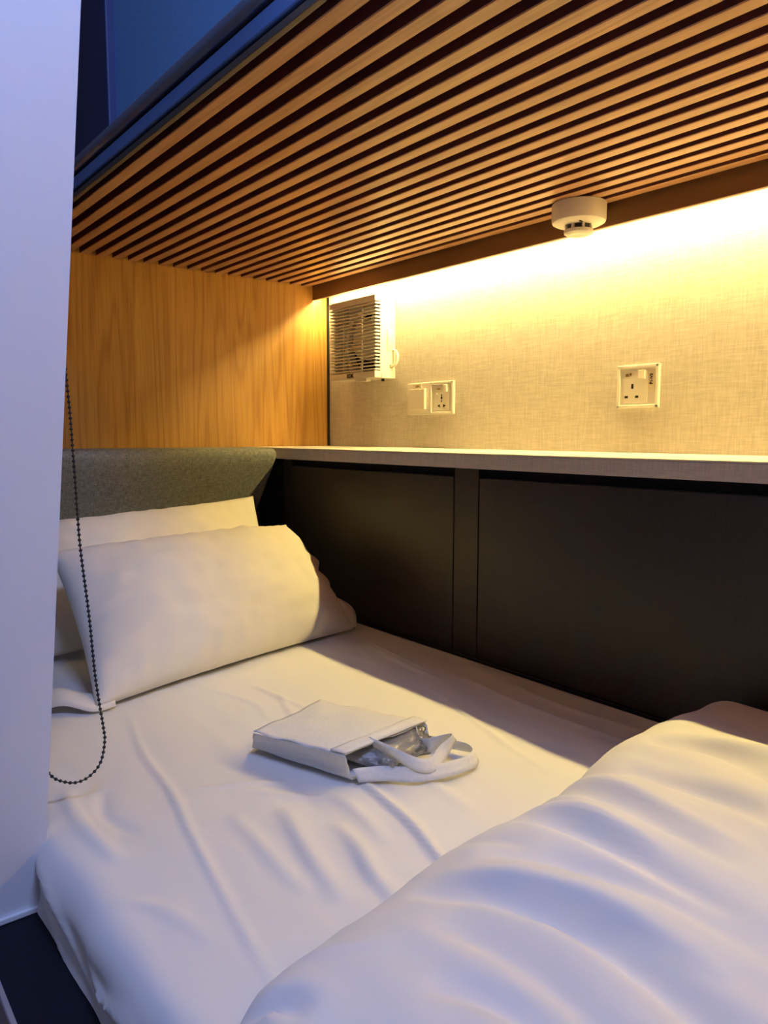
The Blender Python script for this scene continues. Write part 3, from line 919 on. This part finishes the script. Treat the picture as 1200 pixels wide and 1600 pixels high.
sheetpart('side_gusset', quad_patch(gA, gB, tB, tA, nv=12, bulge=-0.003, wr=0.0012, seed=1.7, nz=(0.3, -0.9, 0.1)), M_bag, t)
sheetpart('bottom_panel', quad_patch(gA, gB, (-0.700, 0.648, -0.4165), (-0.905, 0.612, -0.4165), bulge=0.0, wr=0.0004, seed=2.7), M_bag, t)
sheetpart('rear_gusset', quad_patch((-0.905, 0.612, -0.4165), (-0.700, 0.648, -0.4165), tC, tD, nv=8, bulge=0.002, seed=6.7, nz=(0, 1, 0)), M_bag, t)
# hem bands at the mouth
sheetpart('hem', quad_patch((-0.7035, 0.4845, -0.3775), (-0.6820, 0.4915, -0.3770), (-0.7150, 0.6505, -0.3860), (-0.737, 0.6465, -0.3857), nu=6, bulge=0.0040, wr=0.0004, seed=4.4), M_bag, t)
def ribbon(name, cpts, wds, wd):
    c = catmull(cpts, 8); w_ = catmull(wds, 8)
    P = np.zeros((len(c), 4, 3))
    for i, p in enumerate(c):
        wdv = w_[i].normalized()
        for j in range(4): P[i, j] = p + wdv*wd*(j/3-0.5)
    P[:, :, 2] = np.maximum(P[:, :, 2], -0.4175)
    return sheetpart(name, P, M_bag, t)
UP = (-0.30, 0.10, 0.90); SD = (0.62, 0.75, 0.15)
# upper handle: sags from the top edge, folds into a raised tip and runs back to the far side
ribbon('handle', [(-0.700, 0.545, -0.383), (-0.668, 0.552, -0.387), (-0.641, 0.566, -0.396), (-0.634, 0.588, -0.400), (-0.644, 0.615, -0.393), (-0.648, 0.636, -0.383), (-0.660, 0.632, -0.388), (-0.672, 0.616, -0.397), (-0.695, 0.619, -0.400), (-0.715, 0.632, -0.392)],
       [(-0.2, -0.3, 0.9), (-0.25, -0.2, 0.9), UP, (-0.5, -0.1, 0.85), (-0.3, -0.6, 0.6), (0.3, -0.7, 0.6), (0.4, -0.3, 0.8), UP, UP, (-0.2, -0.1, 0.95)], 0.017)
# lower handle: stands on its edge on the sheet
ribbon('handle', [(-0.684, 0.508, -0.4095), (-0.667, 0.536, -0.4085), (-0.640, 0.562, -0.4075), (-0.626, 0.597, -0.4075), (-0.622, 0.636, -0.4075), (-0.632, 0.660, -0.4080), (-0.655, 0.671, -0.409), (-0.680, 0.662, -0.411), (-0.705, 0.650, -0.412)],
       [(-0.3, -0.2, 0.8), (-0.5, 0.1, 0.8), (-0.5, 0.3, 0.8), (-0.6, 0.3, 0.7), (-0.6, 0.2, 0.7), (-0.2, -0.4, 0.85), (0, -0.5, 0.8), (0, -0.3, 0.9), (0, -0.1, 0.9)], 0.018)
# plastic wrapped contents sticking out of the mouth
def lump(name, c, r, mat, seed, amp, sub=5):
    bm = bmesh.new()
    bmesh.ops.create_icosphere(bm, subdivisions=sub, radius=1.0)
    for v in bm.verts:
        d = v.co.normalized()
        k = 1 + amp*noise.noise(d*2.5+Vector((seed, 0, 0))) + amp*0.8*abs(noise.noise(d*6+Vector((0, seed, 0))))
        e = [math.copysign(abs(a)**0.6, a) for a in d]
        v.co = Vector((e[0]*r[0]*k, e[1]*r[1]*k, e[2]*r[2]*k))
    bmesh.ops.transform(bm, verts=bm.verts, matrix=Matrix.Translation(Vector(c)) @ Matrix.Rotation(0.25, 4, 'Z'))
    for v in bm.verts: v.co.z = max(v.co.z, -0.4155)
    return bm
pk = thing('wrapped_amenity_pack', 'clear plastic wrapped grey item peeking out of the bag mouth', 'packet', (-0.72, 0.575, -0.4155))
mk('contents', lump('contents', (-0.728, 0.570, -0.402), (0.050, 0.050, 0.0085), M_towel, 3.0, 0.10), M_towel, pk, smooth=True)
mk('wrapper', lump('wrapper', (-0.724, 0.580, -0.402), (0.052, 0.052, 0.0125), M_clear, 9.0, 0.22), M_clear, pk, smooth=True)

for o in (bag_root, pk): o.location.z += 0.002
# ------------------------------------------------------------------ raise everything onto the floor level and tidy up
for o in bpy.data.objects:
    if o.parent is None and o is not cam:
        o.location.z += H
    if '_org' in o.keys(): del o['_org']
